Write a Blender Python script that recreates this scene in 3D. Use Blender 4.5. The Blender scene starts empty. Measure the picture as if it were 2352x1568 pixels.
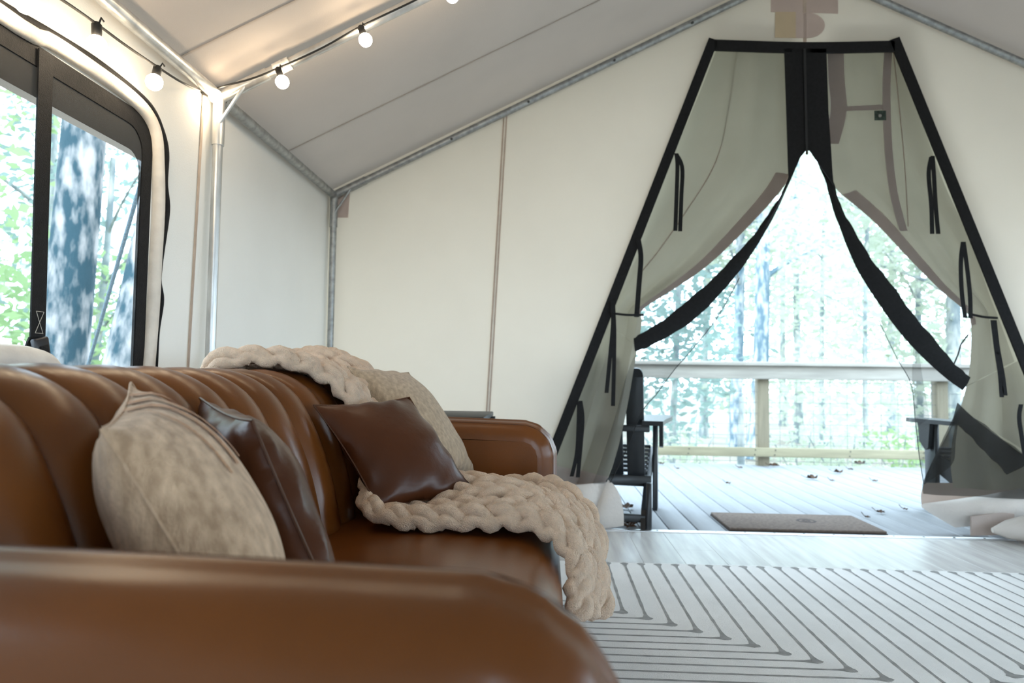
import bpy, math, random
from mathutils import Vector, Matrix, noise
random.seed(7)
S = bpy.context.scene
COL = S.collection
# ------------------------------------------------------------------ camera
F, CX, CY = 1568.0, 1176.0, 784.0            # photo pixels, 2352 x 1568
VPX, VPY, ROLL, CAMH = 1258.0, 868.0, 0.010, 0.78
yc = Vector(((VPX-CX)/F, -(VPY-CY)/F, -1)).normalized()
upc = Vector((ROLL, 1, 0)); zc = (upc - yc*upc.dot(yc)).normalized(); xc = yc.cross(zc)
ROT = Matrix((xc, yc, zc))                   # camera -> world
CAM = Vector((0, 0, CAMH))
cd = bpy.data.cameras.new('camera'); cam = bpy.data.objects.new('camera', cd); COL.objects.link(cam)
cam.matrix_world = Matrix.Translation(CAM) @ ROT.to_4x4()
cd.sensor_width = 36; cd.lens = 24; cd.clip_start = 0.02; cd.clip_end = 300
cd.dof.use_dof = True; cd.dof.focus_distance = 1.75; cd.dof.aperture_fstop = 3.6
S.camera = cam
# ------------------------------------------------------------------ world, exposure
w = bpy.data.worlds.new('overcast_sky'); S.world = w; w.use_nodes = True
bg = w.node_tree.nodes['Background']; bg.inputs[0].default_value = (0.66, 0.845, 1.0, 1); bg.inputs[1].default_value = 6.8
S.view_settings.view_transform = 'Standard'; S.view_settings.look = 'None'
S.view_settings.exposure = 0.10; S.view_settings.gamma = 1; S.view_settings.use_curve_mapping = False

# ------------------------------------------------------------------ pixel -> place
def ray(x, y): return ROT @ Vector(((x-CX)/F, -(y-CY)/F, -1))
def onY(x, y, Y): d = ray(x, y); return CAM + d*(Y/d.y)
def onX(x, y, X): d = ray(x, y); return CAM + d*(X/d.x)
def onZ(x, y, Z=0): d = ray(x, y); return CAM + d*((Z-CAMH)/d.z)

# ------------------------------------------------------------------ materials
MATS = {}
def mat(name, col, rough=.6, var=0, vscale=8, bump=0, bscale=60, metal=0, trans=0, tcol=None, spec=.5, sheen=0,
        alpha=1, emit=0, stretch=(1, 1, 1), var2=None, coat=0, detail=4):
    m = bpy.data.materials.new(name); m.use_nodes = True; nt = m.node_tree; N = nt.nodes; L = nt.links
    b = N['Principled BSDF']; out = N['Material Output']
    b.inputs['Base Color'].default_value = (*col, 1); b.inputs['Roughness'].default_value = rough
    b.inputs['Metallic'].default_value = metal; b.inputs['Specular IOR Level'].default_value = spec
    b.inputs['Coat Weight'].default_value = coat; b.inputs['Coat Roughness'].default_value = .25
    if sheen: b.inputs['Sheen Weight'].default_value = sheen; b.inputs['Sheen Roughness'].default_value = .5
    if emit:
        b.inputs['Emission Color'].default_value = (*col, 1); b.inputs['Emission Strength'].default_value = emit
    tc = N.new('ShaderNodeTexCoord'); mp = N.new('ShaderNodeMapping'); mp.inputs['Scale'].default_value = stretch
    L.new(tc.outputs['Object'], mp.inputs[0])
    colsock = None
    if var:
        n = N.new('ShaderNodeTexNoise'); n.inputs['Scale'].default_value = vscale; n.inputs['Detail'].default_value = detail
        L.new(mp.outputs[0], n.inputs['Vector'])
        r = N.new('ShaderNodeValToRGB'); r.color_ramp.elements[0].position = .3; r.color_ramp.elements[1].position = .7
        c2 = var2 if var2 else tuple(c*(1+var) for c in col)
        r.color_ramp.elements[0].color = (*[c*(1-var) for c in col], 1); r.color_ramp.elements[1].color = (*c2, 1)
        L.new(n.outputs['Fac'], r.inputs[0]); L.new(r.outputs[0], b.inputs['Base Color']); colsock = r.outputs[0]
    bn = None
    if bump:
        n2 = N.new('ShaderNodeTexNoise'); n2.inputs['Scale'].default_value = bscale; n2.inputs['Detail'].default_value = 3
        L.new(mp.outputs[0], n2.inputs['Vector'])
        bn = N.new('ShaderNodeBump'); bn.inputs['Strength'].default_value = bump; bn.inputs['Distance'].default_value = .01
        L.new(n2.outputs['Fac'], bn.inputs['Height']); L.new(bn.outputs[0], b.inputs['Normal'])
    sh = b.outputs[0]
    if trans:
        t = N.new('ShaderNodeBsdfTranslucent'); t.inputs[0].default_value = (*(tcol or col), 1)
        mx = N.new('ShaderNodeMixShader'); mx.inputs[0].default_value = trans
        L.new(sh, mx.inputs[1]); L.new(t.outputs[0], mx.inputs[2]); sh = mx.outputs[0]
    if alpha < 1:
        t = N.new('ShaderNodeBsdfTransparent')
        mx = N.new('ShaderNodeMixShader'); mx.inputs[0].default_value = alpha
        L.new(t.outputs[0], mx.inputs[1]); L.new(sh, mx.inputs[2]); sh = mx.outputs[0]
    L.new(sh, out.inputs[0]); MATS[name] = m; return m

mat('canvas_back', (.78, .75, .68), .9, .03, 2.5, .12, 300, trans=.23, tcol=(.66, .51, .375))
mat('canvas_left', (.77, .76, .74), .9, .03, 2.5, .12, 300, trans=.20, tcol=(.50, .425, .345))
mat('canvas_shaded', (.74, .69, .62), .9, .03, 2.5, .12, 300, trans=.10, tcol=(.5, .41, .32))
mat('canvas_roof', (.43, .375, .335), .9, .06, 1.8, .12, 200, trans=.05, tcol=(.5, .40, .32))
mat('canvas_flap', (.50, .465, .38), .9, .06, 4, .15, 250, trans=.25, tcol=(.46, .39, .27))
mat('canvas_hem', (.60, .50, .45), .9, .08, 6, .15, 250, trans=.2, tcol=(.40, .28, .21))
mat('canvas_patch', (.68, .55, .49), .9, .06, 8, .1, 250, trans=.2, tcol=(.50, .34, .24))
mat('canvas_patch_gold', (.70, .56, .38), .9, .06, 8, .1, 250, trans=.2, tcol=(.52, .34, .16))
mat('canvas_skirt', (.72, .66, .61), .85, .06, 5, .2, 60, trans=.08)
mat('seam_tape', (.52, .41, .33), .9, .1, 30)
mat('piping_cream', (.78, .72, .64), .8, .12, 15, .1, 100, trans=.06)
mat('binding_black', (.008, .008, .009), .75, .3, 60, .3, 400, spec=.3)
mat('nylon_black', (.012, .012, .013), .6, .2, 90, .2, 400)
mat('mesh_dark', (.012, .014, .016), .9, alpha=.30)
mat('mesh_window', (.02, .024, .028), .9, alpha=.22)
mat('mesh_double', (.018, .017, .016), .9, alpha=.72)
mat('steel', (.62, .63, .63), .36, .18, 25, .04, 120, metal=.9, stretch=(1, 1, .3))
mat('steel_dull', (.36, .37, .37), .45, .25, 40, .05, 120, metal=.85)
mat('label_paper', (.75, .72, .68), .7, .25, 60)
mat('leather', (.132, .0395, .0062), .29, .22, 5, .04, 260, spec=.42, coat=.0, detail=6)
mat('leather_piping', (.07, .021, .0045), .4, .1, 20)
mat('leather_dark', (.066, .018, .0048), .34, .15, 5, .10, 40, spec=.32, coat=0)
mat('pillow_beige', (.52, .34, .205), .95, .24, 70, .5, 420, sheen=.25, var2=(.70, .49, .32), stretch=(1, 1, .35))
mat('pillow_stripe', (.46, .24, .12), .95, .2, 90, .5, 420, sheen=.2)
mat('pillow_beige_far', (.40, .29, .19), .95, .24, 90, .4, 420, sheen=.2, stretch=(1, 1, .5))
mat('chenille', (.93, .67, .47), .95, .10, 60, 1.0, 420, sheen=.3)
mat('chenille_backing', (.62, .42, .29), .95, .2, 40, .5, 120)
mat('floor_vinyl', (.50, .48, .46), .27, .16, 3, .05, 60, stretch=(9, .7, 1))
mat('rug_pile', (.76, .73, .70), .95, .05, 6, .5, 500, sheen=.2)
mat('rug_line', (.27, .26, .25), .95, .2, 40, .3, 400)
mat('deck_composite', (.265, .275, .29), .6, .08, 6, .1, 120, stretch=(4, .6, 1))
mat('aluminium', (.75, .76, .78), .35, .05, 20, metal=.9)
mat('screw_dark', (.05, .05, .05), .5)
mat('rail_wood', (.36, .33, .285), .75, .15, 5, .15, 90, stretch=(.6, 6, 6))
mat('rail_wood_warm', (.30, .265, .17), .75, .15, 5, .15, 90, stretch=(.6, 6, 6))
mat('post_wood', (.22, .185, .125), .75, .15, 5, .15, 90, stretch=(6, 6, .6))
mat('wire', (.25, .26, .27), .5, metal=.7)
mat('coir', (.17, .125, .10), .95, .25, 60, .8, 300)
mat('coir_edge', (.05, .035, .03), .95)
mat('chair_black', (.010, .012, .015), .33, .2, 20)
mat('table_black', (.02, .022, .024), .45, .15, 20)
mat('cord_black', (.012, .012, .012), .5)
mat('bulb_glow', (1.0, .80, .55), .3, emit=75)
mat('rope', (.22, .30, .36), .9, .3, 120, .8, 260)
mat('leaf_brown', (.07, .03, .012), .8, .3, 40)
mat('ground_litter', (.26, .23, .18), .95, .3, 1.4, .3, 12)
mat('buckle', (.02, .02, .024), .35)
mat('tag_green', (.06, .09, .07), .8, .6, 90)
mat('thread_pale', (.5, .47, .42), .9)
mat('gold_zip', (.10, .08, .06), .4, metal=.8)

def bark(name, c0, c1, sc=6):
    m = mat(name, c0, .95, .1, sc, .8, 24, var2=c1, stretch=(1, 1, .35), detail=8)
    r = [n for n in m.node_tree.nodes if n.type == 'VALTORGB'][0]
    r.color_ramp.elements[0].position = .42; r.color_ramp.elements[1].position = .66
bark('bark_sun_dapples', (.035, .085, .11), (.50, .47, .45), 13)  # white sun dapples painted into the bark colour as pale blotches
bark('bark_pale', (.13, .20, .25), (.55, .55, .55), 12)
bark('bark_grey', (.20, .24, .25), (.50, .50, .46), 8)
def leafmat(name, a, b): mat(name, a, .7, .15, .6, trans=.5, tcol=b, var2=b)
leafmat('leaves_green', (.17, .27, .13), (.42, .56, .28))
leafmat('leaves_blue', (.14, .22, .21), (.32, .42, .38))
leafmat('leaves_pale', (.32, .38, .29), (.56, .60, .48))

# ------------------------------------------------------------------ mesh building
class MB:
    def __init__(s): s.v = []; s.f = []
    def add(s, vs, fs):
        o = len(s.v); s.v += [Vector(p) for p in vs]; s.f += [tuple(i+o for i in f) for f in fs]; return s
    def box(s, x0, x1, y0, y1, z0, z1, M=None):
        vs = [Vector((x, y, z)) for z in (z0, z1) for y in (y0, y1) for x in (x0, x1)]
        if M: vs = [M @ p for p in vs]
        return s.add(vs, [(0, 2, 3, 1), (4, 5, 7, 6), (0, 1, 5, 4), (2, 6, 7, 3), (0, 4, 6, 2), (1, 3, 7, 5)])
    def bbox(s, x0, x1, y0, y1, z0, z1, b=.004, M=None):     # box with chamfered long edges
        c = Vector(((x0+x1)/2, (y0+y1)/2, (z0+z1)/2)); h = Vector(((x1-x0)/2, (y1-y0)/2, (z1-z0)/2))
        b = min(b, *(q*.45 for q in h)); vs = []; fs = []; idx = {}
        for sx in (-1, 1):
            for sy in (-1, 1):
                for sz in (-1, 1):
                    for a in range(3):
                        d = [h.x-b, h.y-b, h.z-b]; d[a] = h[a]
                        idx[(sx, sy, sz, a)] = len(vs); vs.append(c + Vector((sx*d[0], sy*d[1], sz*d[2])))
        sg = (-1, 1)
        for s_ in sg:
            fs.append([idx[(s_, q, r, 0)] for q, r in ((-1, -1), (1, -1), (1, 1), (-1, 1))])
            fs.append([idx[(q, s_, r, 1)] for q, r in ((-1, -1), (1, -1), (1, 1), (-1, 1))])
            fs.append([idx[(q, r, s_, 2)] for q, r in ((-1, -1), (1, -1), (1, 1), (-1, 1))])
        for p in sg:
            for q in sg:
                fs.append([idx[(p, q, -1, 0)], idx[(p, q, 1, 0)], idx[(p, q, 1, 1)], idx[(p, q, -1, 1)]])
                fs.append([idx[(p, -1, q, 0)], idx[(p, 1, q, 0)], idx[(p, 1, q, 2)], idx[(p, -1, q, 2)]])
                fs.append([idx[(-1, p, q, 1)], idx[(1, p, q, 1)], idx[(1, p, q, 2)], idx[(-1, p, q, 2)]])
                for r in sg: fs.append([idx[(p, q, r, 0)], idx[(p, q, r, 1)], idx[(p, q, r, 2)]])
        if M: vs = [M @ p for p in vs]
        return s.add(vs, fs)
    def tube(s, pts, r, n=8, cap=True, flat=1.0, upv=None):
        pts = [Vector(p) for p in pts]; k = len(pts); rs = r if isinstance(r, (list, tuple)) else [r]*k
        vs = []; fs = []; prev = None
        for i, p in enumerate(pts):
            t = (pts[min(i+1, k-1)]-pts[max(i-1, 0)]).normalized()
            if prev is None:
                a = Vector(upv) if upv else (Vector((0, 0, 1)) if abs(t.z) < .9 else Vector((1, 0, 0)))
            else: a = prev
            a = (a - t*a.dot(t)).normalized(); prev = a; b = t.cross(a)
            for j in range(n):
                th = 2*math.pi*j/n; vs.append(p + (a*math.cos(th)*flat + b*math.sin(th))*rs[i])
        for i in range(k-1):
            for j in range(n): fs.append((i*n+j, i*n+(j+1) % n, (i+1)*n+(j+1) % n, (i+1)*n+j))
        if cap: fs.append(tuple(range(n))[::-1]); fs.append(tuple((k-1)*n+j for j in range(n)))
        return s.add(vs, fs)
    def loft(s, rows, closed=False, cap=False):
        n = len(rows[0]); vs = [p for r in rows for p in r]; fs = []
        for i in range(len(rows)-1):
            for j in range(n if closed else n-1): fs.append((i*n+j, i*n+(j+1) % n, (i+1)*n+(j+1) % n, (i+1)*n+j))
        if cap: fs.append(tuple(range(n))[::-1]); fs.append(tuple((len(rows)-1)*n+j for j in range(n)))
        return s.add(vs, fs)
    def ribbon(s, pts, wv, th=.0012):      # flat tape: centre line, half-width vectors
        pts = [Vector(p) for p in pts]; rows = []
        for i, p in enumerate(pts):
            t = (pts[min(i+1, len(pts)-1)]-pts[max(i-1, 0)]).normalized()
            ww = Vector(wv[i] if isinstance(wv, list) else wv); nn = t.cross(ww).normalized()*th
            rows.append([p-ww-nn, p+ww-nn, p+ww+nn, p-ww+nn])
        return s.loft(rows, True, True)
    def sphere(s, c, r, nu=16, nv=10, sz=1.0):
        c = Vector(c); rows = []
        for i in range(nv+1):
            a = math.pi*i/nv; a = min(max(a, .02), math.pi-.02)
            rows.append([c+Vector((r*math.sin(a)*math.cos(2*math.pi*j/nu), r*math.sin(a)*math.sin(2*math.pi*j/nu), r*sz*math.cos(a))) for j in range(nu)])
        return s.loft(rows, True, True)

def wloc(o):
    v = Vector((0, 0, 0))
    while o: v += o.location; o = o.parent
    return v
def obj(name, mb, m, parent=None, smooth=True, loc=None, kind=None):
    """world-space mesh -> object (local to its parent; top-level objects sit at loc)"""
    off = wloc(parent) if parent else Vector(loc or (0, 0, 0))
    me = bpy.data.meshes.new(name); me.from_pydata([p-off for p in mb.v], [], mb.f); me.validate()
    me.materials.append(MATS[m])
    if smooth:
        me.polygons.foreach_set('use_smooth', [True]*len(me.polygons))
        me.set_sharp_from_angle(angle=math.radians(50))
    o = bpy.data.objects.new(name, me); COL.objects.link(o)
    if parent: o.parent = parent
    elif loc: o.location = loc
    if kind: o['kind'] = kind
    return o
def tag(o, label, cat, group=None):
    o['label'] = label; o['category'] = cat
    if group: o['group'] = group
    return o
def thing(name, loc, label=None, cat=None, group=None, kind=None):
    o = bpy.data.objects.new(name, None); o.empty_display_size = .1; COL.objects.link(o); o.location = loc
    if label: tag(o, label, cat, group)
    if kind: o['kind'] = kind
    return o
def struct(name, mb, m, parent=None, smooth=False, loc=None, label=None):
    o = obj(name, mb, m, parent, smooth, loc)
    if not parent: o['kind'] = 'structure'
    if label: o['label'] = label
    return o
def crom(P, t):
    """Catmull-Rom through list P at t in [0, len-1]"""
    n = len(P); i = min(int(t), n-2); u = t-i
    a, b, c, d = P[max(i-1, 0)], P[i], P[i+1], P[min(i+2, n-1)]
    return .5*((2*b)+(c-a)*u+(2*a-5*b+4*c-d)*u*u+(3*b-a-3*c+d)*u**3)
def spline(pts, n):
    P = [Vector(p) for p in pts]; return [crom(P, (len(P)-1)*i/(n-1)) for i in range(n)]

# ================================================================== SETTING
YG = 3.585          # gable (far) canvas wall
XL = -1.185         # left canvas wall
XR = 3.86; YF = -3.0
ZE = 1.775; AX, AZ = 1.335, 3.0   # eave height, ridge
DT_L, DT_R = Vector((.859, YG, 2.569)), Vector((1.79, YG, 2.56))
DB_L, DB_R = Vector((-.119, YG, 0)), Vector((2.73, YG, 0))
# floor of vinyl planks
fl = thing('floor', (0, 0, 0), kind='structure'); fl['label'] = 'grey wood-look vinyl plank floor inside the tent'
struct('underlay', MB().box(XL-.05, XR+.05, YF, YG+.01, -.08, -.006), 'floor_vinyl', fl)
pw = .178
for i in range(int((XR-XL)/pw)+1):
    x0 = XL+i*pw; y = YF - (i*.47 % 1.2)
    while y < YG:
        y1 = min(y+1.22, YG); ya = max(y, YF)
        if y1-ya > .03: struct('floor_plank', MB().bbox(x0+.0003, min(x0+pw, XR)-.0003, ya+.0003, y1-.0003, -.006, 0, .0006), 'floor_vinyl', fl)
        y += 1.22
# gable wall with the door opening cut out
def V(x, z, y=YG): return Vector((x, y, z))
mb = MB()
mb.add([V(XL, 0), DB_L, DT_L, V(XL, ZE)], [(0, 1, 2, 3)])
mb.add([V(XL, ZE), DT_L, V(AX, AZ)], [(0, 1, 2)]); mb.add([DT_L, DT_R, V(AX, AZ)], [(0, 1, 2)])
mb.add([DT_R, V(XR, ZE), V(AX, AZ)], [(0, 1, 2)]); mb.add([DB_R, V(XR, 0), V(XR, ZE), DT_R], [(0, 1, 2, 3)])
wb = struct('wall_back', mb, 'canvas_back', label='cream canvas gable wall around the tent door')
def pxpoly(pts, Y): return [onY(x, y, Y) for x, y in pts]
def strip_px(p, q, hw, Y, th=.0015):
    a, b = onY(*p, Y), onY(*q, Y); t = (b-a).normalized(); return MB().ribbon([a, b], t.cross(Vector((0, 1, 0)))*hw, th)
struct('seam', strip_px((1161, 258), (1105, 1216), .011, YG-.004), 'seam_tape', wb)
struct('seam_fold', strip_px((1161, 258), (1105, 1216), .0035, YG-.0065), 'piping_cream', wb)
struct('seam', strip_px((1848, 0), (1849, 100), .008, YG-.004), 'seam_tape', wb)
def patch(name, pts, m, Y, parent, th=.002):
    P = pxpoly(pts, Y); n = len(P); b = [p+Vector((0, th, 0)) for p in P]
    struct(name, MB().add(P+b, [tuple(range(n)), tuple(range(2*n-1, n-1, -1))]+[(i, (i+1) % n, n+(i+1) % n, n+i) for i in range(n)]), m, parent)
patch('patch', [(1771, -60), (1925, -60), (1925, 31), (1771, 27)], 'canvas_patch', YG-.004, wb)
patch('patch', [(1781, 27), (1830, 27), (1830, 87), (1780, 86)], 'canvas_patch_gold', YG-.005, wb)
patch('patch', [(1828, 27)]+[(1855+40*math.cos(a), 58-29*math.sin(a)) for a in [math.pi/2-i*math.pi/10 for i in range(11)]]+[(1828, 87)], 'canvas_patch', YG-.0055, wb)
patch('patch', [(770, 446), (804, 436), (799, 499), (770, 500)], 'canvas_patch', YG-.004, wb)
# left wall with window opening
WY0, WY1, WZ0, WZ1 = -.35, 1.925, .66, 1.515
mb = MB()
def XW(y, z, x=XL): return Vector((x, y, z))
mb.add([XW(YF, 0), XW(YF, ZE), XW(WY0, ZE), XW(WY0, 0)], [(0, 1, 2, 3)]); mb.add([XW(WY1, 0), XW(WY1, ZE), XW(YG, ZE), XW(YG, 0)], [(0, 1, 2, 3)])
mb.add([XW(WY0, 0), XW(WY0, WZ0), XW(WY1, WZ0), XW(WY1, 0)], [(0, 1, 2, 3)]); mb.add([XW(WY0, WZ1), XW(WY0, ZE), XW(WY1, ZE), XW(WY1, WZ1)], [(0, 1, 2, 3)])
wl = struct('wall_left', mb, 'canvas_left', label='white canvas side wall with the big window')
sx = XL+.004
struct('seam', MB().ribbon([onX(468, 215, sx), onX(432, 840, sx), Vector((sx, 2.16, .0))], Vector((0, .006, 0)), .0015), 'seam_tape', wl)
# other walls and the roof
# right wall has two screened windows like the left one (out of frame)
mb = MB()
for z0, z1 in ((0, .58), (1.62, ZE)): mb.add([Vector((XR, YF, z0)), Vector((XR, YG, z0)), Vector((XR, YG, z1)), Vector((XR, YF, z1))], [(0, 1, 2, 3)])
for y0, y1 in ((YF, -2.6), (-.3, .0), (3.0, YG)): mb.add([Vector((XR, y0, .58)), Vector((XR, y1, .58)), Vector((XR, y1, 1.62)), Vector((XR, y0, 1.62))], [(0, 1, 2, 3)])
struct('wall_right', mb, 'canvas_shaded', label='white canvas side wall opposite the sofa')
mb = MB()   # unseen doorway added behind the camera to let in fill light
for q in ([(XL, 0), (.45, 0), (.75, 2.1), (XL, ZE)], [(2.2, 0), (XR, 0), (XR, ZE), (1.9, 2.1)], [(XL, ZE), (.75, 2.1), (1.9, 2.1), (XR, ZE), (AX, AZ)]): mb.add([V(x, z, YF) for x, z in q], [tuple(range(len(q)))])
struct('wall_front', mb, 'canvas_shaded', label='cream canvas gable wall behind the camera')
mb = MB(); OV = .35; OVG = .85; EV = .38
sl = (AZ-ZE)/(AX-XL)
mb.add([Vector((XL-EV, YF-OV, ZE-EV*sl)), Vector((AX, YF-OV, AZ)), Vector((AX, YG+OVG, AZ)), Vector((XL-EV, YG+OVG, ZE-EV*sl))], [(0, 1, 2, 3)])
slr = (AZ-ZE)/(XR-AX)
mb.add([Vector((XR+EV, YF-OV, ZE-EV*slr)), Vector((AX, YF-OV, AZ)), Vector((AX, YG+OVG, AZ)), Vector((XR+EV, YG+OVG, ZE-EV*slr))], [(0, 1, 2, 3)])
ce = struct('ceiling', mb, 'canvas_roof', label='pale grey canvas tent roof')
def roofz(x): return ZE+(x-XL)*sl if x < AX else ZE+(XR-x)*slr
for yy in (2.05, 2.95):
    struct('roof_seam', MB().ribbon([Vector((x, yy, roofz(x)-.004)) for x in (XL+.01, 0, AX-.01)], Vector((0, .004, 0)), .0008), 'canvas_roof', ce)
# outside: deck, ground
dk = thing('deck', (0, YG, 0), kind='structure'); dk['label'] = 'pale composite board deck outside the tent door'
YD = 6.52
base = MB().bbox(0, .1425, YG+.03, YD, -.028, 0, .004)
first = None
for i in range(-14, 36):
    xg = .646+.1485*i
    if first is None:
        first = obj('deck_board', MB().bbox(xg, xg+.143, YG+.035, YD, -.028, -.001, .004), 'deck_composite', dk); x00 = xg
    else:
        c = first.copy(); COL.objects.link(c); c.parent = dk; c.location.x = xg-x00
for yy in (4.1, 5.0, 5.9, 6.45): obj('joist', MB().box(-1.6, 6.0, yy, yy+.04, -.25, -.03), 'rail_wood', dk, False)
obj('skirt_board', MB().box(-1.6, 6.0, YG+.02, YG+.05, -.3, -.03), 'rail_wood', dk, False)
struct('ground', MB().add([(-60, -30, -.62), (60, -30, -.62), (60, 80, -.62), (-60, 80, -.62)], [(0, 1, 2, 3)]), 'ground_litter', label='leaf-strewn forest ground around the tent')
# threshold strip
tr = thing('trim_1', (1.3, YG, 0), kind='structure'); tr['label'] = 'pale metal threshold strip with screws at the door'
obj('strip', MB().bbox(-.12, 2.73, YG-.012, YG+.034, 0, .004, .002), 'aluminium', tr)
for i in range(20):
    x = -.02+i*.148
    if x < 2.7: obj('screw', MB().tube([(x, YG+.012, .003), (x, YG+.012, .0055)], .0055, 8), 'screw_dark', tr)

# ================================================================== TENT FRAME
tf = thing('tent_frame', (XL+.04, YG-.04, 0), 'galvanised steel pipe frame holding up the tent canvas', 'tent frame')
PR = .0205; PX = XL+.035
def frame_bay(Y, m, r=PR):
    x0 = PX; z0 = ZE-.035
    obj('post', MB().tube([(x0, Y, 0), (x0, Y, z0-.12)], r*.82, 14), m, tf)
    obj('corner_fitting', MB().tube([(x0, Y, z0-.17), (x0, Y, z0+.01)], r, 14).tube([(x0-.0, Y, z0), (x0+.17, Y, z0+.17*sl)], r*1.05, 14), m, tf)
    obj('rafter', MB().tube([(x0+.12, Y, z0+.12*sl), (AX, Y, z0+(AX-x0)*sl)], r*.9, 14), m, tf)
    obj('brace', MB().tube([(x0, Y-.012, z0-.11), (x0+.10, Y-.012, z0+.045)], .006, 8), m, tf)
    xr = XR-.035
    obj('rafter', MB().tube([(xr, Y, z0), (AX, Y, z0+(xr-AX)*slr)], r*.9, 14), m, tf)
    obj('post', MB().tube([(xr, Y, 0), (xr, Y, z0)], r*.82, 14), m, tf)
Y2 = 2.27
frame_bay(YG-.035, 'steel_dull'); frame_bay(Y2, 'steel'); frame_bay(.4, 'steel')
obj('eave_rail', MB().tube([(PX, Y2+.02, ZE-.035), (PX, YG-.03, ZE-.035)], PR, 14), 'steel_dull', tf)
obj('eave_rail', MB().tube([(PX, .42, ZE-.035), (PX, Y2-.02, ZE-.035)], PR, 14), 'steel', tf)
obj('eave_rail', MB().tube([(XR-.035, YF+.05, ZE-.035), (XR-.035, YG-.03, ZE-.035)], PR, 14), 'steel', tf)
obj('ridge_rail', MB().tube([(AX, YF+.05, AZ-.05), (AX, YG-.03, AZ-.05)], PR, 14), 'steel', tf)
# paper sticker wrapped on the near rafter, bolts on the far one
a = Vector((PX, Y2, ZE-.035)); dr = Vector((1, 0, sl)).normalized()
obj('sticker', MB().tube([a+dr*.215, a+dr*.275], PR*1.09, 14, cap=False), 'label_paper', tf)
af = Vector((PX, YG-.035, ZE-.035))
for s_ in (.7, 1.15, 1.65, 2.1): obj('bolt', MB().tube([af+dr*s_+Vector((0, -.018, -.008)), af+dr*s_+Vector((0, -.03, -.012))], .007, 8), 'screw_dark', tf)

# ================================================================== WINDOW
wn = thing('window_1', (XL, WY1, WZ0), kind='structure'); wn['label'] = 'mesh tent window with black webbing border behind the sofa'
def wrect(y0, y1, z0, z1, rad, x, n=6):
    P = [Vector((x, y0, z0))]; P.append(Vector((x, y0, z1)))
    for i in range(n+1):
        a_ = math.pi/2-i*math.pi/2/n
        P.append(Vector((x, y1-rad+rad*math.cos(a_), z1-rad+rad*math.sin(a_))))
    P.append(Vector((x, y1, z0))); return P
def wband(name, o, i, m, x, th=.004):
    A = wrect(*o, x); B = wrect(*i, x); A2 = [p+Vector((-th, 0, 0)) for p in A]; B2 = [p+Vector((-th, 0, 0)) for p in B]
    obj(name, MB().loft([A, B, B2, A2, A]), m, wn, False)
wband('webbing_border', (WY0, WY1+.012, WZ0-.01, WZ1+.014, .09), (WY0+.04, WY1-.035, WZ0-.01, WZ1-.035, .07), 'binding_black', XL+.006)
wband('mesh_border', (WY0+.03, WY1-.03, WZ0-.01, WZ1-.034, .07), (WY0+.06, WY1-.045, WZ0-.01, WZ1-.105, .05), 'mesh_double', XL+.003, .002)
A = wrect(WY0, WY1, WZ0-.01, WZ1, .09, XL-.002)
obj('screen', MB().add(A, [tuple(range(len(A)))]), 'mesh_window', wn, False)
# cream storm-flap welt and its wavy black zip line
pts = [(WY0-.06, WZ1+.075)]+[(y, WZ1+.075) for y in (0, .4, .8, 1.2, 1.6, 1.85)]
path = [onX(x, y, XL+.012) for x, y in [(-120, -75), (0, 12), (110, 75), (215, 140), (300, 205), (345, 250), (368, 300), (379, 350), (376, 420), (381, 480), (371, 560), (366, 640), (372, 690), (362, 760), (358, 838), (355, 900)]]
obj('zip_line', MB().tube(spline([(XL+.012, WY0, WZ1+.075), (XL+.012, .6, WZ1+.08)]+path, 90), [.0125 if i < 62 else .0125-.006*min(1, (i-62)/6) for i in range(90)], 8), 'binding_black', wn)
wp = [onX(x, y, XL+.010) for x, y in [(0, 32), (110, 92), (200, 150), (290, 215), (335, 260), (357, 310), (362, 380), (363, 480), (356, 600), (351, 700), (344, 790), (340, 840), (338, 900)]]
obj('storm_welt', MB().tube(spline([(XL+.010, WY0, WZ1+.048), (XL+.010, .6, WZ1+.05)]+wp, 60), .020, 8, flat=1.0), 'piping_cream', wn)
# centre strap, buckle, rolled flap
pa, pb = onX(104, 150, XL+.01), onX(86, 775, XL+.01)
obj('strap', MB().ribbon([pa+Vector((0, 0, .03)), (pa+pb)/2, pb], Vector((0, .0225, 0)), .002), 'binding_black', wn)
sp_ = wn.children[-1]
for (u0, v0, u1, v1) in ((-.012, .0, .012, 0), (-.012, -.05, .012, -.05), (-.012, 0, .012, -.05), (.012, 0, -.012, -.05)):
    q = pb+Vector((.0035, 0, .06)); obj('stitch', MB().tube([q+Vector((0, u0, v0)), q+Vector((0, u1, v1))], .0008, 5), 'thread_pale', sp_)
q = onX(94, 805, XL+.02)
bk = obj('buckle', MB().bbox(-.008, .008, -.022, .022, -.035, .03, .006, Matrix.Translation(q) @ Matrix.Rotation(.25, 4, 'X')), 'buckle', wn)
obj('buckle_slot', MB().bbox(.006, .011, -.013, .013, -.012, .012, .003, Matrix.Translation(q) @ Matrix.Rotation(.25, 4, 'X')), 'binding_black', bk)
obj('strap_tail', MB().ribbon([q+Vector((.004, .0, -.02)), q+Vector((.02, .02, -.06)), q+Vector((.025, .025, -.16))], Vector((0, .02, 0)), .002), 'binding_black', wn)
obj('strap_tail', MB().ribbon([pb+Vector((0, -.005, 0)), pb+Vector((-.004, -.02, -.04)), pb+Vector((-.004, -.03, -.16))], Vector((0, .02, 0)), .002), 'binding_black', wn)
zr = .80
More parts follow.
